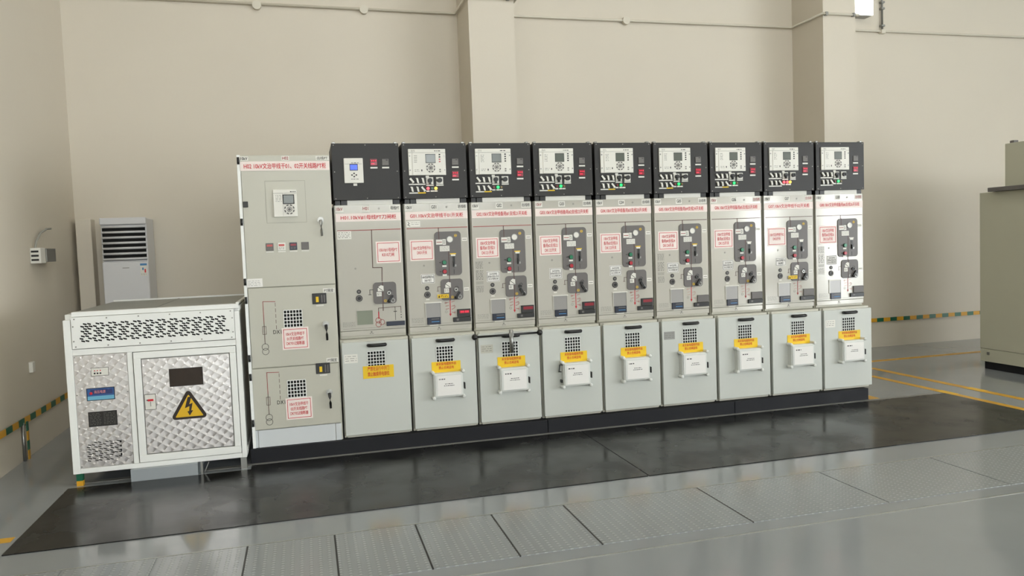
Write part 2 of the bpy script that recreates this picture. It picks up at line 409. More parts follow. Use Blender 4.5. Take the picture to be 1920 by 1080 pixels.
def cabinet(i):
    x = X0(i); n = NAMES[i]; U = lambda u: x+u
    r = thing('switchgear_cabinet', 'grey switchgear cabinet bannered %s, %s' % (n, EXTRA[i]), 'switchgear cabinet', (x+.25, 6.35, .108), 'switchgear cabinets standing in the row')
    MB(GREY).box(x-.004, x+.506, 6.085, 6.72, .862, 1.893).box(x+.004, x+.498, 6.07, 6.085, .866, 1.893).box(x-.010, x+.508, 6.0, 6.72, .112, .862).box(x+.014, x+.492, 5.985, 6.0, .112, .862).build('body', r)
    # upper front panel with folded bottom strip
    fp = MB(PANEL).box(x, x+.502, YU, 6.07, .926, 1.893, bev=.002)
    fp.box(x+.001, x+.501, YU+.002, 6.07, .884, .922, bev=.0015)
    for u, z in ((.335, 1.862), (.135, 1.405)): fp.disc(U(u), z, .008, YU-.002, YU, SCREW, 12)
    fp.disc(U(.235), .908, .007, YU, YU+.002, INKG, 10)
    fp.box(U(.222), U(.232), YU+.001, YU+.002, .893, .899, INKG).box(U(.240), U(.250), YU+.001, YU+.002, .893, .899, INKG)
    fp.build('front_panel', r)
    Y = YU
    # banner and tags
    label_plate('name_banner', U(.006), U(.502), 1.767, 1.829, Y, .002, PINK, r, None, BANNER[i], RED, (.075, .22), bold=.025, label='white banner with red writing')
    label_plate('voltage_tag', U(.006), U(.066), 1.842, 1.886, Y, .001, WHITE, r, None, '10kV', INK if i % 3 else REDDK, (.1, .22), bold=.02)
    label_plate('unit_tag', U(.205), U(.262), 1.842, 1.886, Y, .001, WHITE, r, None, n, REDDK if i == 0 else INK, (.14, .2), bold=.02)
    label_plate('type_tag', U(.418), U(.498), 1.842, 1.886, Y, .001, WHITE, r, None, TYPE[i], INK if i < 6 else REDDK, (.08, .18), bold=.015)
    # mimic diagram
    mm = MB(REDDK if i < 3 else MIMIC); t0 = Y-.0012
    mm.box(U(.012), U(.496), t0, Y, 1.6965, 1.7015)
    wd = .006
    if i == 0:
        mm.path([(U(.271), 1.699), (U(.267), 1.407), (U(.338), 1.405), (U(.334), 1.30)], wd, t0, Y, MIMIC)
        mm.path([(U(.333), 1.115), (U(.332), 1.07)], wd, t0, Y, MIMIC)
        mm.path([(U(.296), 1.06), (U(.296), 1.09), (U(.47), 1.095), (U(.47), 1.06)], .004, t0, Y, MIMIC)
        mm.path([(U(.425), 1.093), (U(.425), .99)], .003, t0, Y, INK)
        mm.box(U(.412), U(.438), t0, Y, 1.055, 1.060, INK)
        for z in (1.05, 1.03, 1.01): mm.disc(U(.47), z, .004, t0, Y, INK, 8)
        mm.path([(U(.296), 1.06), (U(.296), 1.01)], .007, t0, Y, RED)
        for a, b in ((.292, .995), (.292, .965), (.318, .98)): mm.ring(U(a), b, .019, .0035, t0, Y, REDDK, 16)
        mm.path([(U(.266), 1.235), (U(.236), 1.235), (U(.236), 1.20)], .004, t0, Y, INK).box(U(.224), U(.248), t0, Y, 1.196, 1.200, INK)
    else:
        mm.path([(U(.262), 1.699), (U(.262), 1.664)], wd, t0, Y, MIMIC)
        mm.path([(U(.336), 1.32), (U(.336), 1.29)], wd, t0, Y, MIMIC)
        mm.path([(U(.332), 1.127), (U(.331), 1.012)], .0055, t0, Y, RED if i < 6 else REDDK)
        mm.poly([(U(.331), .992), (U(.341), 1.014), (U(.321), 1.014)], t0, Y, RED if i < 6 else REDDK)
        for k, (s_, z) in enumerate(((-1, 1.105), (1, 1.105), (-1, 1.08), (1, 1.072), (-1, 1.055), (1, 1.048), (1, 1.025))):
            c = REDDK if i < 5 else mat('faded_mimic', (176, 128, 118), .5)
            a = .331 + s_*.012; b = .331 + s_*.036
            mm.path([(U(a), z), (U(b), z + (.008 if k % 2 else -.004))], .003, t0, Y, c)
            if k % 3 == 0: mm.ring(U(b), z-.004, .006, .002, t0, Y, c, 10)
        mm.path([(U(.262), 1.232), (U(.238), 1.232), (U(.238), 1.20)], .004, t0, Y, MIMIC).box(U(.228), U(.248), t0, Y, 1.196, 1.199, MIMIC)
        mm.ring(U(.298), 1.03, .008, .002, t0, Y, INKG, 10)
    mm.build('mimic_diagram', r)
    # circuit breaker plate
    if i:
        bp = MB(PLATE).rrect(U(.227), U(.438), 1.319, 1.668, .028, Y-.008, Y).build('breaker_plate', r); y = Y-.008
        MB(MIMIC).path([(U(.262), 1.668), (U(.262), 1.60)], .005, y-.001, y).path([(U(.334), 1.52), (U(.335), 1.319)], .005, y-.001, y).build('mimic_line', r, bp)
        w1 = MB(WHITE).box(U(.238), U(.288), y-.002, y, 1.566, 1.606).box(U(.290), U(.316), y-.002, y, 1.563, 1.608)
        w1.box(U(.242), U(.284), y-.003, y-.002, 1.583, 1.588, REDDK); scribble(w1, U(.293), U(.313), 1.57, 1.6, y-.0025, INKG, 3)
        w1.build('position_indicator', r, bp)
        w2 = MB(WHITE).box(U(.265), U(.343), y-.002, y, 1.512, 1.555); scribble(w2, U(.27), U(.338), 1.518, 1.551, y-.0025, INKG, 4, .25); w2.build('rating_label', r, bp)
        MB(CHROME).disc(U(.348), 1.605, .021, y-.006, y, WHITE).ring(U(.348), 1.605, .021, .004, y-.008, y).build('counter_dial', r, bp)
        MB(YEL).ring(U(.396), 1.634, .008, .003, y-.0015, y).box(U(.391), U(.401), y-.0015, y, 1.632, 1.636).build('warning_mark', r, bp)
        MB(WHITE).box(U(.352), U(.388), y-.004, y, 1.472, 1.486).box(U(.346), U(.394), y-.003, y, 1.486, 1.494, YEL if i in (1, 2, 3, 4, 5) else WHITE).build('slot_label', r, bp)
        MB(BLACK).box(U(.365), U(.383), y-.002, y, 1.385, 1.468).box(U(.369), U(.379), y-.014, y-.002, 1.392, 1.43).box(U(.376), U(.392), y-.008, y, 1.388, 1.405, STEEL).box(U(.3715), U(.3745), y-.001, y, 1.33, 1.365).build('charging_slot', r, bp)
        for nm, m, z in (('close_button', BTNG, 1.424), ('open_button', BTNR, 1.352)):
            b_ = MB(BLACK).disc(U(.297), z, .019, y-.004, y).disc(U(.297), z, .015, y-.014, y-.004, m)
            b_.box(U(.257), U(.272), y-.001, y, z-.002, z+.003, INK); o = b_.build(nm, r, bp); o['label'] = ('green' if m is BTNG else 'red') + ' push button'
            MB(WHITE).box(U(.280), U(.314), y-.0015, y, z-.036, z-.022).build('button_label', r, bp)
    # earthing switch plate
    a0, a1 = (.262, .44)
    ep = MB(PLATE).rrect(U(a0), U(a1), 1.122, 1.291, .026, Y-.008, Y).build('earthing_plate', r); y = Y-.008
    mbx = MB(WHITE).poly([(U(.297), 1.222), (U(.342), 1.222), (U(.342), 1.262), (U(.322), 1.268), (U(.306), 1.258), (U(.297), 1.244)], y-.002, y)
    mbx.path([(U(.300), 1.252), (U(.335), 1.226)], .004, y-.003, y-.002, INK); mbx.build('position_indicator', r, ep)
    mw = MB(WHITE).box(U(.287), U(.325), y-.003, y, 1.183, 1.217); scribble(mw, U(.291), U(.321), 1.19, 1.212, y-.0035, INKG, 2); mw.build('rating_label', r, ep)
    MB(MIMIC).path([(U(.335), 1.291), (U(.335), 1.268)], .005, y-.001, y).path([(U(.335), 1.226), (U(.333), 1.122)], .005, y-.001, y).build('mimic_line', r, ep)
    k = MB(BLACK)
    hx, hz = (.382, 1.205)
    k.ring(U(hx), hz, .008, .006, y-.012, y, CHROME if i in (0, 1, 7) else BLACK, 14).disc(U(hx), hz, .009, y-.008, y)
    k.path([(U(hx-.004), hz+.022), (U(hx+.012), hz+.024), (U(hx+.022), hz+.012)], .004, y-.002, y)
    sgn = 1 if i in (2, 3, 4) else -1
    k.bar((U(.395-sgn*.014), 1.186), (U(.395+sgn*.016), 1.140), .016, y-.022, y-.004).ball((U(.395+sgn*.016), y-.012, 1.142), .013)
    k.ring(U(.41), 1.146, .012, .004, y-.012, y-.008, CHROME, 12)
    k.build('padlocked_handle', r, ep)
    MB(YEL if i not in (7, 8) else STEEL).ring(U(.352), 1.145, .008, .003, y-.0015, y).box(U(.348), U(.356), y-.0015, y, 1.142, 1.147).build('warning_mark', r, ep)
    if i in (1, 7):
        ct = MB(YEL).box(U(.232), U(.322), y-.0045, y-.003, 1.142, 1.172); scribble(ct, U(.257), U(.315), 1.147, 1.168, y-.005, INK, 2)
        ct.poly([(U(.236), 1.147), (U(.252), 1.147), (U(.244), 1.167)], y-.005, y-.0045, INK)
        o = ct.build('caution_tag', r); o['label'] = 'yellow caution tag'
    # signs
    su = (.030, .219, 1.445, 1.609) if i else (.298, .487, 1.438, 1.607)
    rows = DANGER[i].count('\n')+1
    padz = .17 if rows == 3 else .30
    label_plate('operation_sign', U(su[0]), U(su[1]), su[2], su[3], Y, .002, PINK, r, None, DANGER[i], RED, (.17 if rows == 3 else .13, padz), border=(RED, .004, .011), bold=.02, label='white sign with red frame and red writing')
    if i:
        z0 = 1.252 + (.012 if rows == 2 else 0)
        label_plate('earthing_notice', U(.108), U(.216), z0, 1.337, Y, .0015, PAPER, r, None, NOTICE[i], INK, (.1, .17), border=(INK, .003, .004), bold=.02, label='small white notice with black frame')
    if i in (2, 5, 8):
        sh = MB(PAPER if i == 8 else PANEL)
        sh.box(U(.017), U(.085), Y-.0008, Y, 1.165, 1.425)
        for a, b in ((1.36, 1.42), (1.27, 1.35), (1.235, 1.26), (1.17, 1.225)): scribble(sh, U(.02), U(.082), a, b, Y-.0012, INKG, 7, .5)
        sh.build('instruction_sheet', r)
    if i == 0:
        sh = MB(WHITE).box(U(.011), U(.116), Y-.001, Y, 1.633, 1.696); scribble(sh, U(.016), U(.11), 1.64, 1.69, Y-.0015, INKG, 4, .35); sh.build('instruction_sheet', r)
    if i == 1:
        sh = MB(WHITE).box(U(.012), U(.12), Y-.001, Y, 1.712, 1.758); scribble(sh, U(.05), U(.115), 1.725, 1.752, Y-.0015, INKG, 2, .2)
        sh.path([(U(.024), 1.75), (U(.034), 1.738), (U(.022), 1.728), (U(.038), 1.72)], .004, Y-.0015, Y-.001, INK); sh.build('instruction_sheet', r)
    # voltage test sockets
    MB(BLACK).disc(U(.153), 1.226, .0165, Y-.004, Y).disc(U(.153), 1.226, .010, Y-.006, Y-.004, PLATE, 6).build('test_socket', r)
    MB(BLACK).disc(U(.153), 1.174, .0255, Y-.004, Y).ring(U(.153), 1.174, .014, .006, Y-.008, Y-.004, PLATE).build('test_socket', r)
    if i: MB(WHITE).box(U(.14), U(.168), Y-.001, Y, 1.132, 1.140).build('small_label', r)
    # viewing window / pocket
    if i == 0:
        MB(mat('window_pane_green', (136, 142, 128), .12)).box(U(.130), U(.250), Y-.002, Y, .968, 1.077).box(U(.127), U(.253), Y-.004, Y, .964, .968, PANEL).box(U(.127), U(.253), Y-.004, Y, 1.077, 1.081, PANEL).box(U(.127), U(.130), Y-.004, Y, .964, 1.081, PANEL).box(U(.250), U(.253), Y-.004, Y, .964, 1.081, PANEL).build('viewing_window', r)
        MB(NAVY).box(U(.352), U(.496), Y-.016, Y, .948, .982, bev=.003).build('fault_indicator', r)
    else:
        pk = MB(mat('pocket_grey', (150, 148, 146), .3, .2)).box(U(.136), U(.252), Y-.003, Y, .99, 1.108).box(U(.126), U(.262), Y-.008, Y, 1.106, 1.113, WHITE)
        pk.box(U(.128), U(.136), Y-.006, Y, .99, 1.108, PANEL).box(U(.252), U(.260), Y-.006, Y, .99, 1.108, PANEL)
        pk.build('viewing_window_cover', r)
        vi = MB(NAVY).box(U(.142), U(.250), Y-.012, Y, .936, .992, bev=.003).build('voltage_indicator', r)
        vi['label'] = 'navy voltage indicator'
        sm = MB(BLUE).box(U(.175), U(.238), Y-.0128, Y-.012, .955, .961); sm.box(U(.175), U(.238), Y-.0128, Y-.012, .977, .981, INKG); sm.build('display', r, vi)
        pt = MB(WHITE).box(U(.16), U(.23), Y-.001, Y, .925, .933); pt.build('small_label', r)
        fi = MB(BLACK if i < 5 else PLATE).box(U(.385), U(.494), Y-.014, Y, .984, 1.046, bev=.003).build('fault_indicator', r)
        if i < 5:
            d = MB(REDCASE).box(U(.402), U(.484), Y-.0148, Y-.014, 1.012, 1.036)
            if i == 1: lettering('88:88', U(.41), U(.476), 1.016, 1.033, Y-.0156, REDLED, r, fi, 'digits', bold=.02)
            d.build('display', r, fi)
        MB(BLACK).box(U(.350), U(.494), Y-.018, Y, .946, .982, bev=.003).box(U(.376), U(.394), Y-.0186, Y-.018, .956, .972, PLATE).build('cable_clip', r)
    # small printing
    pr = MB(INKG); scribble(pr, U(.02), U(.115), .955, .995, Y-.0006, INKG, 5, .3)
    pr.box(U(.02), U(.335), Y-.0006, Y, .940, .942)
    pr.build('printed_notes', r)
    for z in (1.603, 1.205):
        if i: 
            q = MB(WHITE).box(U(.448), U(.49), Y-.0008, Y, z-.014, z+.012); q.box(U(.453), U(.485), Y-.0012, Y-.0008, z-.004, z+.001, INKG); q.build('small_label', r)
    # lower door
    dr = MB(GREYD).box(x-.003, x+.501, YD, 5.985, .134, .846, bev=.003)
    dr = dr.build('lower_door', r); y = YD
    h = MB(BLACK)
    pts = [(U(.197), y-.004, .817), (U(.203), y-.024, .818), (U(.225), y-.03, .818), (U(.298), y-.03, .818), (U(.320), y-.024, .818), (U(.326), y-.004, .817)]
    h.tube(pts, .0135, n=12); h.build('handle', r, dr)
    vent('vent_grille', U(.187), U(.320), .648, .770, 6, 5, y, r, dr)
    yl = (.148, .382, .562, .658) if i == 0 else (.146, .376, .560, .650)
    label_plate('yellow_warning_label', U(yl[0]), U(yl[1]), yl[2], yl[3], y, .0035, YEL, r, dr)
    o = [c for c in dr.children if c.name.startswith('yellow_warning_label')][-1]
    lettering('严禁在运行中开门\n禁止触摸带电部位' if i == 0 else '未安装电缆附件前\n禁止合闸送电', U(yl[0]+.035), U(yl[1]-.035), yl[2]+(.016 if i == 0 else .03), yl[3]-.006, y-.0043, ORANGE, r, o, bold=.03)
    if i in (0, 2, 5, 8):
        st = MB({0: WHITE, 2: GREY, 5: mat('grey_sticker', (150, 150, 146), .5), 8: WHITE}[i]).box(U(.012), U(.113), y-.001, y, .690, .757)
        scribble(st, U(.02), U(.105), .70, .75, y-.0015, INKG, 3, .2); st.build('door_sticker', r, dr)
    if i:
        tb = MB(mat('box_grey', (216, 218, 213), .45)).rrect(U(.150), U(.382), .378, .566, .014, y-.052, y)
        tb.box(U(.158), U(.374), y-.060, y-.052, .386, .558, bev=.004)
        for a in (.147, .385):
            for z in (.372, .572):
                tb.disc(U(a), z, .014, y-.058, y-.006, None, 14)
                tb.ball((U(a), y-.058, z), .014, sy=.5)
        tb = tb.build('terminal_box', r, dr)
    if i:
        pp = MB(PAPER).box(U(.176), U(.366), y-.0612, y-.060, .392, .546)
        scribble(pp, U(.190), U(.245), .515, .525, y-.0618, INK, 1, .8)
        scribble(pp, U(.236), U(.305), .478, .484, y-.0618, INK, 1, .8); scribble(pp, U(.228), U(.310), .464, .470, y-.0618, INK, 1, .8)
        pp.build('paper_sheet', r, dr)
        MB(BLACK).box(U(.392), U(.400), y-.05, y-.01, .428, .478, bev=.002).build('latch', r, dr)
        if i == 3:
            MB(BLACK).path([(U(.124), .555), (U(.116), .50), (U(.132), .498)], .008, y-.045, y-.037).box(U(.13), U(.15), y-.045, y-.037, .550, .560).box(U(.136), U(.146), y-.04, y, .405, .43).build('wire_bracket', r, dr)
    return r

def control_box(i):
    x = X0(i); n = NAMES[i]; U = lambda u: x+u
    lit = {1: 'red and yellow lamps lit', 2: 'green lamp lit, third box from the left', 3: 'green lamp lit, fourth box from the left', 4: 'green lamp lit, fifth box from the left',
           5: 'green lamp lit, fourth box from the right', 6: 'green lamp lit, third box from the right', 7: 'red and yellow lamps lit, second box from the right', 8: 'green lamp lit, rightmost box',
           0: 'blue screen and no knobs'}[i]
    r = thing('control_box', 'charcoal control box above %s, %s' % (n, lit), 'control box', (x+.25, 6.3, 1.893), 'charcoal control boxes on top of the cabinets')
    MB(CHAR).box(x-.001, x+.503, YC+.004, 6.55, 1.932, 2.357).build('body', r)
    fp = MB(CHAR).box(x-.003, x+.505, YC, YC+.006, 1.930, 2.360, bev=.0015)
    for u in (.014, .251, .488):
        for z in (1.942, 2.145, 2.347):
            if u == .251 and z == 2.145: continue
            fp.disc(U(u), z, .0042, YC-.003, YC, SCREW, 10)
    fp.build('front_panel', r)
    tp = MB(STEEL)
    for u in (.016, .482): tp.box(U(u-.012), U(u+.012), YC+.01, YC+.05, 2.357, 2.372, bev=.003)
    tp.build('corner_bracket', r)
    MB(WHITE).box(U(.098), U(.444), 6.055, 6.5, 1.893, 1.930).build('base_rail', r)
    MB(BLACK).box(U(.008), U(.046), 6.06, 6.5, 1.893, 1.930).box(U(.052), U(.094), 6.055, 6.5, 1.893, 1.930).build('mounting_foot', r)
    MB(BLACK).box(U(.450), U(.498), 6.06, 6.5, 1.893, 1.930).build('mounting_foot', r)
    y = YC
    def meter(u0, u1, z0, z1, red):
        m = MB(REDCASE if red else PLATE).box(U(u0), U(u1), y-.006, y, z0, z1, bev=.002)
        if red:
            m.box(U(u0+.006), U(u1-.006), y-.0068, y-.006, z0+.028, z0+.044, MATS['dark_hole'])
        o = m.build('digital_meter', r); o['label'] = 'red lit meter' if red else 'grey meter'
        d = MB(REDLED if red else INKG)
        if red:
            for k in range(3): d.box(U(u0+.008+.014*k), U(u0+.018+.014*k), y-.0074, y-.0068, z0+.031, z0+.041)
            d.box(U(u0+.008), U(u1-.02), y-.0074, y-.006, z0+.010, z0+.018)
        else:
            for k in range(3): d.box(U(u0+.006), U(u1-.006), y-.0068, y-.006, z0+.010+.014*k, z0+.014+.014*k)
            d.box(U(u0+.03), U(u1-.008), y-.0068, y-.006, z1-.012, z1-.006, BLACK)
        d.build('digits', r, o)
        MB(WHITE).box(U(u0), U(u1+.002), y-.001, y, z0-.022, z0-.010).build('meter_label', r)
    if i == 0:
        d = MB(WHITE).box(U(.084), U(.228), y-.012, y, 2.058, 2.247, bev=.004).box(U(.150), U(.178), y-.002, y, 2.038, 2.056)
        scribble(d, U(.14), U(.196), 2.206, 2.216, y-.0126, INKG, 1, .6); scribble(d, U(.135), U(.192), 2.084, 2.092, y-.0126, INKG, 1, .7)
        d.box(U(.092), U(.22), y-.0124, y-.012, 2.202, 2.204, INKG)
        d = d.build('power_monitor', r); d['label'] = 'white monitor with blue screen'
        sc = MB(INK).box(U(.127), U(.188), y-.0128, y-.012, 2.153, 2.202).box(U(.131), U(.184), y-.0134, y-.0128, 2.158, 2.197, BLUELCD).build('screen', r, d)
        kp = MB(INK)
        for a, b in ((.158, 2.131), (.158, 2.107), (.142, 2.119), (.174, 2.119)): kp.poly([(U(a-.008), b), (U(a), b-.007), (U(a+.008), b), (U(a), b+.007)], y-.014, y-.012)
        kp.build('keypad', r, d)
        meter(.284, .336, 2.190, 2.240, True); meter(.373, .425, 2.190, 2.240, False)
        return r
    d = MB(WHITE).box(U(.045), U(.338), y-.012, y, 2.110, 2.314, bev=.003)
    d.box(U(.075), U(.310), y-.016, y-.012, 2.112, 2.283, bev=.002)
    d.box(U(.045), U(.338), y-.0135, y-.012, 2.284, 2.286, INKG)
    scribble(d, U(.25), U(.30), 2.293, 2.303, y-.0128, INK, 1, .6); scribble(d, U(.07), U(.10), 2.292, 2.306, y-.0128, INKG, 2, .4)
    scribble(d, U(.088), U(.118), 2.205, 2.268, y-.0166, INKG, 5, .3); scribble(d, U(.09), U(.13), 2.135, 2.158, y-.0166, INKG, 2, .3)
    d.box(U(.142), U(.15), y-.0166, y-.016, 2.14, 2.155, INK)
    for a in (.056, .328):
        for b in (2.15, 2.26): d.disc(U(a), b, .006, y-.014, y-.012, STEEL, 10)
    d.box(U(.176), U(.202), y-.002, y, 2.092, 2.108)
    d = d.build('protection_relay', r); d['label'] = 'light grey protection relay'
    MB(INK).box(U(.178), U(.257), y-.0166, y-.016, 2.204, 2.274).box(U(.181), U(.254), y-.0172, y-.0166, 2.208, 2.270, SCREEN).build('screen', r, d)
    kp = MB(PLATE); keypad(kp, U(.217), 2.166, .034, y-.016, PLATE); kp.build('keypad', r, d)
    ld = MB(INK).box(U(.281), U(.298), y-.0163, y-.016, 2.128, 2.276, WHITE)
    for k in range(4): ld.box(U(.283), U(.296), y-.0168, y-.016, 2.264-.018*k, 2.274-.018*k, (BTNR if (i == 1 and k > 1) else INK))
    for k in range(2): ld.box(U(.283), U(.296), y-.0168, y-.016, 2.148-.016*k, 2.158-.016*k, INKG)
    ld.build('function_keys', r, d)
    meter(.388, .440, 2.188, 2.238, False); meter(.386, .438, 2.090, 2.140, True)
    for row, z in ((0, 2.070), (1, 2.003)):
        for k in range(3):
            u = .066 + .044*k; til = (row == 0 and k == 0) or (row == 1 and k == 2); sh = .014 if til else .003
            m = MB(WHITE).bar((U(u-sh), z+.018), (U(u+sh), z-.016), .014, y-.014, y-.003)
            m.box(U(u-.012), U(u-.002), y-.006, y, z+.014, z+.021).box(U(u), U(u+.012), y-.006, y, z-.02, z-.014)
            m.build('link_switch', r)
        MB(WHITE).box(U(.042), U(.172), y-.001, y, z-.033, z-.024).build('link_label', r)
        if row == 1: MB(YEL if i < 7 else WHITE).box(U(.112), U(.172), y-.0016, y-.001, z-.033, z-.024).build('link_label', r)
    for k, u in ((0, .207), (1, .285)):
        m = MB(WHITE).box(U(u-.028), U(u+.028), y-.004, y, 2.040, 2.096, bev=.002).build('selector_switch', r)
        kn = MB(BLACK).disc(U(u), 2.070, .018, y-.022, y-.004, None, 18)
        kn.bar(*( ((U(u), 2.070), (U(u), 2.040)) if k == 0 else ((U(u), 2.070), (U(u-.028 if i < 7 else u+.03), 2.072)) ), .013, y-.028, y-.006)
        kn.build('knob', r, m)
        MB(WHITE).box(U(u-.028), U(u+.03), y-.001, y, 2.028, 2.037).build('switch_label', r)
    st = {1: 'ryo', 7: 'rr'}.get(i)
    for k, u in enumerate((.19, .2235, .252)):
        if i in (1, 7): on = (k != 1) or i == 7
        else: on = k == 1
        m = ((LAMPR, LOFFR), (LAMPG if i != 7 else LAMPR, LOFFG), (LAMPY, LOFFY))[k][0 if on else 1]
        big = .0125 if on else .009
        o = MB(BLACK).disc(U(u), 2.008, .0125, y-.005, y).disc(U(u), 2.008, big*.95, y-.012, y-.005, m).build('indicator_lamp', r)
        o['label'] = ('lit ' if on else 'unlit ') + ('red', 'green' if i != 7 else 'red', 'yellow')[k] + ' lamp'
        MB(WHITE).box(U(u-.013), U(u+.013), y-.001, y, 1.982, 1.993).build('lamp_label', r)
    return r

for i in range(9):
    cabinet(i); control_box(i)

# ------------------------------------------------------------------ the tall H02 cabinet
hx = -.441; U = lambda u: hx+u; Y = YD
r = thing('switchgear_cabinet', 'tall grey cabinet bannered H02 at the left end of the row', 'switchgear cabinet', (hx+.33, 6.35, .108), 'switchgear cabinets standing in the row')
MB(GREY).box(hx, hx+.655, 5.972, 6.62, .108, 2.268, bev=.003).build('body', r)
MB(CRATEW).box(hx, hx+.022, Y+.004, 5.972, .108, 2.268).build('hinge_post', r)
ud = MB(GREY).box(U(.024), U(.655), Y, 5.972, 1.300, 2.262, bev=.003).build('upper_door', r)
md = MB(GREY).box(U(.026), U(.650), Y, 5.972, .704, 1.294, bev=.003).build('middle_door', r)
ld = MB(GREY).box(U(.022), U(.642), Y, 5.972, .244, .698, bev=.003).build('bottom_door', r)
MB(mat('kick_plate_white', (206, 210, 212), .4)).box(U(.010), U(.040), Y+.006, 5.972, .110, .238).box(U(.044), U(.600), Y+.004, 5.972, .110, .238).box(U(.604), U(.645), Y+.006, 5.972, .110, .238).build('kick_plate', r)
for z in (2.226, 1.782, 1.345, 1.210, .781, .641, .298):
    MB(BLACK).tube([(U(.010), Y-.004, z-.025), (U(.010), Y-.004, z+.025)], .009).build('hinge', r)
label_plate('name_banner', U(.022), U(.652), 2.152, 2.220, Y, .002, PINK, r, ud, 'H02 10kV文治甲线干01、02开关线路PT柜', RED, (.04, .2), bold=.025, label='white banner with red writing')
label_plate('voltage_tag', U(.022), U(.08), 2.226, 2.256, Y, .001, WHITE, r, ud, '10kV', INK, (.1, .15))
label_plate('unit_tag', U(.312), U(.366), 2.226, 2.258, Y, .001, WHITE, r, ud, 'H02', REDDK, (.1, .15))
label_plate('type_tag', U(.556), U(.652), 2.226, 2.256, Y, .001, WHITE, r, ud, '出线PT', INK, (.1, .1), bold=.01)
# recessed outline round the relay
mb = MB(GREY)
mb.box(U(.185), U(.47), Y-.0012, Y, 2.075, 2.078, mat('edge_grey', (158, 156, 142), .5)).box(U(.185), U(.188), Y-.0012, Y, 1.77, 2.075, MATS['edge_grey']).box(U(.467), U(.47), Y-.0012, Y, 1.77, 2.075, MATS['edge_grey'])
mb.box(U(.185), U(.47), Y-.0012, Y, 1.768, 1.771, MATS['edge_grey']); mb.build('inner_frame', r, ud)
d = MB(WHITE).box(U(.239), U(.406), Y-.014, Y, 1.812, 2.012, bev=.003)
d.box(U(.239), U(.406), Y-.0148, Y-.014, 1.984, 1.986, INKG).box(U(.305), U(.306), Y-.0148, Y-.014, 1.82, 1.984, INKG)
scribble(d, U(.36), U(.40), 1.99, 2.0, Y-.0148, INK, 1, .6); scribble(d, U(.255), U(.30), 1.92, 1.975, Y-.0148, INKG, 5, .25)
d = d.build('protection_relay', r, ud)
kp = MB(INK).box(U(.306), U(.388), Y-.0155, Y-.014, 1.905, 1.975).box(U(.312), U(.382), Y-.0165, Y-.0155, 1.911, 1.969, SCREEN)
keypad(kp, U(.350), 1.866, .036, Y-.014, PLATE); 
kp.build('screen_and_keypad', r, ud)
MB(BLACK).box(U(.026), U(.062), Y-.008, Y, 1.888, 1.930, bev=.003).build('sensor_block', r, ud)
for k, u in enumerate((.196, .280, .364, .448)):
    o = MB(PLATE if k in (0, 3) else WHITE if k == 1 else NAVY).box(U(u-.027), U(u+.027), Y-.006, Y, 1.566, 1.622, bev=.002)
    if k != 3: o.box(U(u-.02), U(u+.02), Y-.0068, Y-.006, 1.597, 1.612, mat('dim_red_digits', (196, 92, 88), .4) if k < 2 else REDCASE)
    scribble(o, U(u-.02), U(u+.02), 1.572, 1.590, Y-.0066, INK if k == 1 else INKG, 2, .3)
    o = o.build('digital_meter', r, ud)
    MB(WHITE).box(U(u-.027), U(u+.027), Y-.001, Y, 1.553, 1.562).build('meter_label', r, ud)
def turn_handle(u, z, par, dark):
    m = MB(CHROME).disc(U(u), z, .024, Y-.008, Y).disc(U(u), z, .016, Y-.022, Y-.008)
    m.tube([(U(u), Y-.025, z-.004), (U(u+.001), Y-.038, z-.03), (U(u+.003), Y-.034, z-.075), (U(u+.004), Y-.024, z-.118)], .012, BLACK if dark else CHROME, r1=.008)
    o = m.build('door_handle', r, par); o['label'] = ('black and chrome' if dark else 'chrome') + ' swing handle'
turn_handle(.569, 1.782, ud, False); turn_handle(.569, 1.000, md, True); turn_handle(.569, .483, ld, True)
sh = MB(PAPER).box(U(.022), U(.132), Y-.001, Y, 1.303, 1.366); scribble(sh, U(.03), U(.12), 1.31, 1.355, Y-.0015, INKG, 4, .2); sh.build('paper_sheet', r, ud)
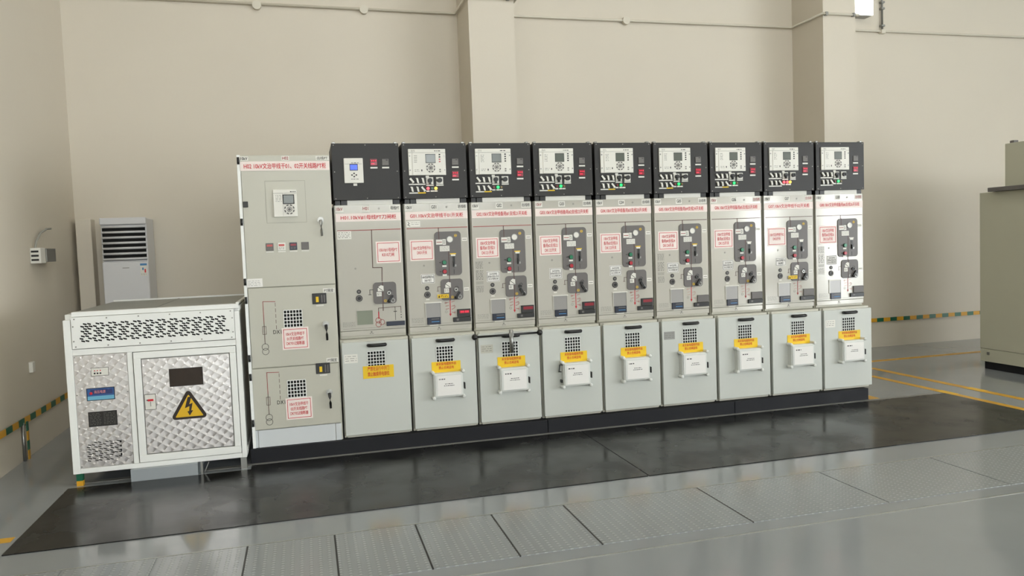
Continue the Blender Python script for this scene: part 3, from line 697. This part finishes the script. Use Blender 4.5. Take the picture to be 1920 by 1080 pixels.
for par, z0, txt, dz in ((md, 0, '10kV文治甲线干\n01开关线路PT\nDKY01Z熔断器', 0), (ld, -.527, '10kV文治甲线干\n02开关线路PT\nDKY02Z熔断器', 0)):
    f = lambda z: z + z0
    mm = MB(MIMIC); t0 = Y-.0012
    mm.path([(U(.126), f(.985)), (U(.126), f(1.194)), (U(.212), f(1.190))], .004, t0, Y, REDDK)
    for k in range(5): mm.path([(U(.212), f(1.18-.042*k)), (U(.212), f(1.155-.042*k))], .003, t0, Y)
    mm.path([(U(.126), f(1.03)), (U(.126), f(.88))], .004, t0, Y)
    z = f(.981); mm.box(U(.112), U(.115), t0, Y, z-.03, z+.03).box(U(.137), U(.140), t0, Y, z-.03, z+.03).box(U(.112), U(.140), t0, Y, z+.028, z+.031).box(U(.112), U(.140), t0, Y, z-.031, z-.028)
    mm.ring(U(.126), f(.858), .022, .003, t0, Y, INK).ring(U(.127), f(.824), .022, .003, t0, Y, INK)
    mm.build('mimic_diagram', r, par)
    lettering('DX1', U(.188), U(.245), f(.95), f(.978), Y-.001, INK, r, par, 'mimic_lettering', bold=.01)
    vent('vent_grille', U(.268), U(.400), f(.993), f(1.121), 6, 5, Y, r, par)
    so = MB(BLACK).box(U(.479), U(.583), Y-.006, Y, f(1.155), f(1.236), bev=.003).box(U(.505), U(.525), Y-.014, Y-.006, f(1.170), f(1.21), YEL).box(U(.545), U(.553), Y-.012, Y-.006, f(1.165), f(1.222), PLATE).box(U(.563), U(.571), Y-.012, Y-.006, f(1.165), f(1.222), PLATE)
    so.build('miniature_breaker', r, par)
    MB(WHITE).box(U(.505), U(.56), Y-.001, Y, f(1.138), f(1.149)).build('small_label', r, par)
    label_plate('unit_tag', U(.56), U(.645), f(1.236), f(1.270), Y, .001, WHITE, r, par, 'PT隔室' if not z0 else 'PT隔室', INK, (.1, .12), bold=.01)
    zz = .002 if z0 else 0
    label_plate('operation_sign', U(.248), U(.440), f(.826), f(.990), Y, .0035, PINK, r, par, txt, RED, (.15, .2), border=(RED, .004, .011), bold=.02, label='white sign with red frame and red writing')

# ------------------------------------------------------------------ operating lever hung on the G02 lower door
lv = thing('operating_lever', 'black T-shaped operating lever with ball ends hung on the G02 door handle', 'lever', (1.56, 5.878, .68))
x0 = X0(2)
MB(BLACK).tube([(1.256, 5.878, .832), (1.78, 5.878, .835)], .0085).build('cross_bar', lv)
for bx in (1.252, 1.784): MB(BLACK).ball((bx, 5.878, .832 if bx < 1.5 else .835), .024).build('ball_grip', lv)
MB(STEEL).tube([(1.548, 5.878, .872), (1.548, 5.878, .69)], .0165, n=14).disc(1.548, .834, .02, 5.865, 5.895).build('shaft', lv)

# ------------------------------------------------------------------ the white crate-like energy storage box
YK = 5.80; x0, x1, y1 = -1.602, -.474, 7.05
r = thing('equipment_enclosure', 'low white framed enclosure with swirl-polished metal panels and high-voltage triangle', 'enclosure', (-1.04, 6.4, 0))
fr = MB(CRATEW)
fr.box(x0, -1.556, YK, YK+.06, .088, 1.146, bev=.003)                   # posts
fr.box(-.506, x1, YK, YK+.06, .088, 1.146, bev=.003)
fr.box(-1.556, -.506, YK+.002, YK+.06, .088, .122, bev=.003).box(-1.556, -.506, YK+.002, YK+.06, .902, .944, bev=.003)
fr.box(-1.220, -1.186, YK+.002, YK+.06, .122, .902, bev=.003)
fr.box(-1.548, x1-.002, YK+.004, YK+.06, 1.166, 1.198, bev=.003)
for xx in (x0, x1-.046): fr.box(xx, xx+.046, y1-.05, y1, .088, 1.146)
for a, b in ((.088, .122), (1.146, 1.18)): fr.box(x0, x1, y1-.05, y1, a, b).box(x0, x0+.046, YK+.06, y1-.05, a, b).box(x1-.046, x1, YK+.06, y1-.05, a, b)
fr.build('frame', r)
MB(CRATEW).box(x0+.01, x0+.02, YK+.06, y1-.05, .122, 1.146).build('side_panel', r)
MB(CRATEW).box(x1-.02, x1-.01, YK+.06, y1-.05, .122, 1.146).build('side_panel', r)
MB(CRATEW).box(x0+.046, x1-.046, y1-.03, y1-.01, .122, 1.146).build('back_panel', r)
tp = MB(CRATETOP).box(x0+.05, x1-.003, YK+.06, y1, 1.182, 1.194)
tp.box(x0+.05, x1-.003, y1-.02, y1, 1.194, 1.206, CRATEW); tp.box(x1-.023, x1-.003, YK+.06, y1, 1.194, 1.204, CRATEW)
tp.box(-1.05, -1.04, YK+.06, y1, 1.194, 1.197); tp.build('top_cover', r)
gp = MB(CRATEW).box(-1.552, -.508, YK-.004, YK+.01, .948, 1.164, bev=.002)
for k in range(6):
    for z in (.962, 1.150):
        gp.disc(-1.53+.2*k, z, .005, YK-.007, YK-.004, STEEL, 8)
for z in (1.0, 1.10):
    for xx in (-1.54, -.52): gp.disc(xx, z, .005, YK-.007, YK-.004, STEEL, 8)
gp = gp.build('grille_panel', r)
sl = MB(DARK)
for row in range(8):                                   # punched slots in slanting chains
    z = 1.112 - .0165*row; xx = -1.503 + .009*(row % 2)
    while xx < -.565:
        if (xx - row*.040) % .078 < .052:
            sl.poly([(xx, z), (xx+.022, z-.006), (xx+.023, z+.004), (xx, z+.010)], YK-.0052, YK-.004)
        xx += .026
sl.build('vent_slots', r, gp)
cp = MB(SWIRL).box(-1.554, -1.222, YK+.006, YK+.02, .124, .900)
for xx in (-1.545, -1.23):
    for z in (.135, .4, .63, .89): cp.disc(xx, z, .005, YK+.003, YK+.006, STEEL, 8)
cp = cp.build('control_panel', r)
y = YK+.006
a = MB(WHITE).box(-1.449, -1.343, y-.002, y, .756, .808).box(-1.452, -1.340, y-.001, y, .753, .811, INK)
for k in range(3): a.disc(-1.428+.018*k, .772, .006, y-.004, y-.002, BLACK, 10); a.disc(-1.428+.018*k, .790, .004, y-.003, y-.002, RED, 8)
a.build('lamp_panel', r, cp)
a = MB(NAVY).box(-1.487, -1.311, y-.003, y, .585, .672).box(-1.482, -1.316, y-.0038, y-.003, .590, .616, mat('cyan_print', (110, 176, 206), .5)).box(-1.482, -1.316, y-.0036, y-.003, .616, .667, mat('blue_board', (52, 92, 150), .4))
a.box(-1.462, -1.325, y-.0042, y-.0036, .627, .661, mat('deep_blue_board', (44, 58, 110), .4))
a.ball((-1.459, y-.004, .636), .010, RED, sy=.2)
a = a.build('maker_plate', r, cp); a['label'] = 'blue printed plate'
lettering('高压电源', -1.438, -1.368, .634, .655, y-.005, mat('pale_red_print', (226, 150, 150), .5), r, cp, 'plate_lettering', bold=.01)
a = MB(mat('black_plate', (34, 32, 31), .4)).box(-1.486, -1.306, y-.003, y, .405, .508); scribble(a, -1.478, -1.405, .415, .500, y-.0036, INKG, 8, .16); scribble(a, -1.39, -1.314, .415, .500, y-.0036, INKG, 8, .16); a.build('rating_plate', r, cp)
sl = MB(DARK)
for row in range(9):
    z = .295 - .0155*row
    for k in range(9):
        xx = -1.508 + .0235*k + .008*(row % 2)
        if (xx - row*.040) % .078 < .05:
            sl.poly([(xx, z), (xx+.020, z-.006), (xx+.020, z), (xx, z+.006)], y-.001, y)
for k in range(4): sl.box(-1.300, -1.290, y-.001, y, .19+.03*k, .205+.03*k)
sl.build('vent_slots', r, cp)
dr = MB(CRATEW)
a, b, c, d = -1.180, -.510, .126, .898
for q in ((a, b, d-.045, d), (a, b, c, c+.050), (a, a+.046, c+.05, d-.045), (b-.042, b, c+.05, d-.045)): dr.box(q[0], q[1], YK-.006, YK+.03, q[2], q[3], bev=.003)
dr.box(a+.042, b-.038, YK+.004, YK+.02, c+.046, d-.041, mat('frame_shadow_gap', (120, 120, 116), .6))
dr = dr.build('door', r)
ip = MB(SWIRL).box(-1.128, -.558, YK-.002, YK+.006, .184, .846).build('door_panel', r, dr)
y = YK-.002
MB(mat('tinted_pane', (50, 40, 34), .15)).box(-.955, -.740, y-.004, y, .643, .764).box(-.958, -.737, y-.003, y, .640, .767, BLACK).build('viewing_window', r, dr)
ty, bz, hw = .606, .412, .112; cx = -.841
def tri(hw_, zt, zb, rr):
    pts = []; V = [(cx+hw_, zb), (cx, zt), (cx-hw_, zb)]
    for k in range(3):
        p0, p1, p2 = Vector(V[k-1]), Vector(V[k]), Vector(V[(k+1) % 3])
        d0, d2 = (p0-p1).normalized(), (p2-p1).normalized(); bis = (d0+d2).normalized()
        ang = d0.angle(d2)/2; c_ = p1 + bis*(rr/math.sin(ang)); n0 = -bis
        a0 = math.atan2(*(p1 + d0*(rr/math.tan(ang)) - c_).yx); a1 = math.atan2(*(p1 + d2*(rr/math.tan(ang)) - c_).yx)
        da = (a1-a0+math.pi) % (2*math.pi) - math.pi
        for j in range(5): pts.append((c_.x + rr*math.cos(a0+da*j/4), c_.y + rr*math.sin(a0+da*j/4)))
    return pts
t = MB(mat('sign_black', (40, 28, 22), .5)).poly(tri(.127, .622, .404, .02), y-.003, y)
t.poly(tri(.093, .578, .420, .004), y-.0036, y-.003, mat('sign_yellow', (226, 180, 30), .5))
bolt = [(-.846, .560), (-.822, .560), (-.838, .508), (-.816, .516), (-.828, .462), (-.815, .464), (-.839, .428), (-.853, .458), (-.842, .460), (-.838, .494), (-.868, .482)]
t.poly([(px_, pz_) for px_, pz_ in bolt[::-1]], y-.0044, y-.0036, MATS['sign_black'])
t = t.build('high_voltage_sign', r, dr); t['label'] = 'yellow and black lightning triangle'
a = MB(WHITE).box(-1.122, -1.055, y-.004, y, .494, .598).box(-1.125, -1.052, y-.003, y, .491, .601, INK).box(-1.103, -1.068, y-.010, y-.004, .552, .566, RED).box(-1.112, -1.103, y-.006, y-.004, .556, .563, INK).box(-1.089, -1.085, y-.005, y-.004, .515, .548, INKG)
a.build('door_lock', r, dr)
ft = MB(STEEL)
MB(mat('duct_grey', (156, 162, 166), .35)).box(-1.238, -.806, YK-.03, YK+.6, 0, .088).build('centre_duct', r)
for xx in (-1.59, -.52):
    MB(GREEN if xx < -1 else STEEL).box(xx, xx+.04, YK+.02, YK+.06, .035, .088).box(xx, xx+.04, YK+.02, YK+.06, 0, .035, BUSY if xx < -1 else STEEL).build('foot', r)
    MB(STEEL).box(xx, xx+.04, y1-.06, y1-.02, 0, .088).build('foot', r)
MB(STEEL).box(-.79, -.775, YK, YK+.03, .0, .088).bar((-.765, .01), (-.735, .08), .006, YK+.01, YK+.014).build('floor_bracket', r)

# ------------------------------------------------------------------ floor-standing air conditioner in the corner
r = thing('air_conditioner', 'white floor-standing air conditioner with dark outlet louvres in the corner', 'air conditioner', (-1.68, 8.4, 0))
MB(ACW).box(-1.886, -1.478, 8.22, 8.58, 0, 1.94, bev=.008).build('cabinet', r)
MB(ACW).box(-1.886, -1.478, 8.195, 8.22, .05, 1.515, bev=.008).build('front_panel', r)
lo = MB(DARK).box(-1.872, -1.492, 8.212, 8.22, 1.53, 1.85).build('outlet', r)
for k in range(7):
    z = 1.545 + .052*k
    q = MB(ACW); q.tube([(-1.878, 8.205, z), (-1.486, 8.205, z)], .0115, n=10).build('louvre', r, lo)
MB(ACW).box(-1.888, -1.476, 8.19, 8.22, 1.878, 1.945, bev=.008).build('top_cap', r)
q = MB(WHITE).box(-1.552, -1.492, 8.1935, 8.195, 1.375, 1.495).box(-1.552, -1.492, 8.193, 8.1935, 1.475, 1.495, BLUE).box(-1.535, -1.522, 8.193, 8.1935, 1.43, 1.455, BLUE).box(-1.515, -1.502, 8.193, 8.1935, 1.405, 1.44, RED)
scribble(q, -1.547, -1.497, 1.38, 1.40, 8.1929, INKG, 2, .3); q.build('energy_label', r)
MB(INKG).box(-1.71, -1.65, 8.194, 8.195, 1.455, 1.461).build('badge', r)
tag(MB(WALL).box(-2.16, -2.02, 8.44, 8.6, 0, 1.95, bev=.006).build('pipe_cover'), 'cream boxed pipe cover in the corner beside the air conditioner', 'pipe cover')

# ------------------------------------------------------------------ wall fittings on the left
r = thing('socket_box', 'white surface socket box with three dark outlets high on the left wall', 'socket', (-2.2, 7.27, 1.6))
MB(STEEL).box(-2.2, -2.118, 7.37, 7.62, 1.545, 1.66, bev=.004).build('junction_box', r)
b = MB(WHITE).box(-2.2, -2.12, 7.22, 7.35, 1.535, 1.665, bev=.006).build('socket_body', r)
for z in (1.565, 1.60, 1.635): MB(BLACK).box(-2.19, -2.135, 7.217, 7.2205, z-.008, z+.008).build('outlet_slot', r, b)
MB(mat('grey_cable', (150, 150, 142), .5)).tube([(-2.17, 7.26, 1.66), (-2.17, 7.30, 1.72), (-2.165, 7.40, 1.79), (-2.15, 7.52, 1.83), (-2.14, 7.6, 1.835)], .009).build('cable', r)
tag(MB(WHITE).box(-2.2, -2.17, 7.0, 7.06, .655, .74, bev=.004).build('wall_switch'), 'small white wall switch plate low on the left wall', 'switch')

def busbar(name, pts, wd, th, label, axis):
    pass
g = MB(GREEN); k = 0; yy = 0.0
while yy < 8.5:
    g.box(-2.185, -2.179, yy, min(yy+.13, 8.5), .285, .335, GREEN if k % 2 else BUSY); yy += .13; k += 1
for yy in (1.0, 3.0, 5.0, 6.5, 8.0): g.box(-2.2, -2.185, yy, yy+.03, .295, .325, STEEL)
tag(g.build('earthing_bar'), 'green and yellow striped earthing bar along the left wall', 'earthing bar')
g = MB(GREEN); k = 0; xx = -1.44
while xx < 15.9:
    g.box(xx, min(xx+.105, 15.9), 8.575, 8.581, .338, .388, GREEN if k % 2 else BUSY); xx += .105; k += 1
for xx in (-1.3, 2.6, 5.5, 7.8, 10.5): g.box(xx, xx+.03, 8.581, 8.598, .345, .38, STEEL)
tag(g.build('earthing_bar'), 'green and yellow striped earthing bar along the back wall', 'earthing bar')
g = MB(GREEN)
for k in range(4): g.box(-2.178, -2.172, 6.775, 6.815, .075*k, .075*(k+1)-.001, BUSY if k % 2 == 0 else GREEN)
g.box(-2.2, -2.178, 6.785, 6.805, .27, .30, STEEL)
tag(g.build('earthing_drop'), 'short striped earthing strip running down the left wall to the floor', 'earthing strip')
tag(MB(STEEL).tube([(-2.188, 6.735, 0), (-2.188, 6.735, .30)], .012).build('conduit_stub'), 'thin grey conduit stub beside the striped earthing strip', 'conduit')

# ------------------------------------------------------------------ conduit and lamp on the back wall
CON = mat('painted_conduit', (214, 208, 193), .5)
cz = 4.13; o = .025
pts = [(-2.17, 8.57, cz+.03), (1.74, 8.57, cz), (1.75, 8.56, cz), (1.75, 7.975, cz), (2.295, 7.975, cz), (2.295, 8.56, cz), (2.31, 8.57, cz), (6.035, 8.57, cz), (6.045, 8.56, cz), (6.045, 7.975, cz), (6.545, 7.975, cz), (6.545, 8.56, cz), (6.56, 8.57, cz), (15.98, 8.57, cz)]
r = thing('wall_conduit', 'cream conduit pipe running high along the back wall around both pilasters', 'conduit', (2.2, 8.57, cz))
MB(CON).tube(pts, .014, n=8).build('pipe', r)
for xx in (-.35, .75, 3.8): MB(CON).disc(xx, cz, .045, 8.55, 8.6).build('junction_box', r)
for xx in (1.80, 2.2, 6.1, 6.48): MB(STEEL).box(xx-.015, xx+.015, 7.96, 8.0, cz-.02, cz+.02).build('clamp', r)
r = thing('conduit_riser', 'short vertical conduit rising beside the bright wall lamp', 'conduit', (7.40, 8.57, cz))
MB(STEEL).tube([(7.40, 8.575, cz+.02), (7.40, 8.575, 5.4)], .013).build('pipe', r)
for z in (4.2, 4.42, 4.5): MB(STEEL).box(7.375, 7.425, 8.55, 8.6, z-.012, z+.012).build('clamp', r)
MB(CON).box(7.37, 7.43, 8.545, 8.6, cz-.03, cz+.02).build('tee_box', r)
r = thing('wall_lamp', 'square wall lamp glowing white beside the right pilaster', 'lamp', (7.1, 8.5, 4.5))
MB(STEEL).box(6.835, 7.155, 8.46, 8.6, 4.285, 4.78, bev=.006).build('housing', r)
MB(mat('lamp_glow', (255, 255, 250), .4, emit=3.0)).box(6.84, 7.15, 8.44, 8.462, 4.29, 4.775).build('diffuser', r)

# ------------------------------------------------------------------ the grey cabinet at the right edge
r = thing('switch_cabinet', 'large plain beige-grey cabinet with a hood and box on top, beyond the yellow floor lines', 'cabinet', (7.7, 6.2, 0))
MB(RCAB).box(7.085, 9.4, 5.2, 6.78, .225, 1.91, bev=.004).build('body', r)
MB(RCAB).box(7.088, 9.4, 5.2, 6.777, .085, .222, bev=.003).build('base_panel', r)
MB(BASE).box(7.12, 9.38, 5.24, 6.75, 0, .085).build('plinth', r)
MB(PLATE).box(7.02, 9.4, 5.3, 6.62, 1.912, 1.955, bev=.004).build('hood', r)
MB(RCAB).box(7.11, 9.3, 5.4, 6.49, 1.955, 2.40, bev=.004).build('top_box', r)
for yy in (6.42, 6.1): MB(PLATE).box(7.15, 7.21, yy, yy+.05, 2.40, 2.43, bev=.004).build('lifting_lug', r)
MB(STEEL).box(7.08, 7.09, 6.66, 6.69, .16, .19).build('screw', r)
MB(STEEL).disc(7.3, 1.86, .01, 5.198, 5.2).build('screw', r)
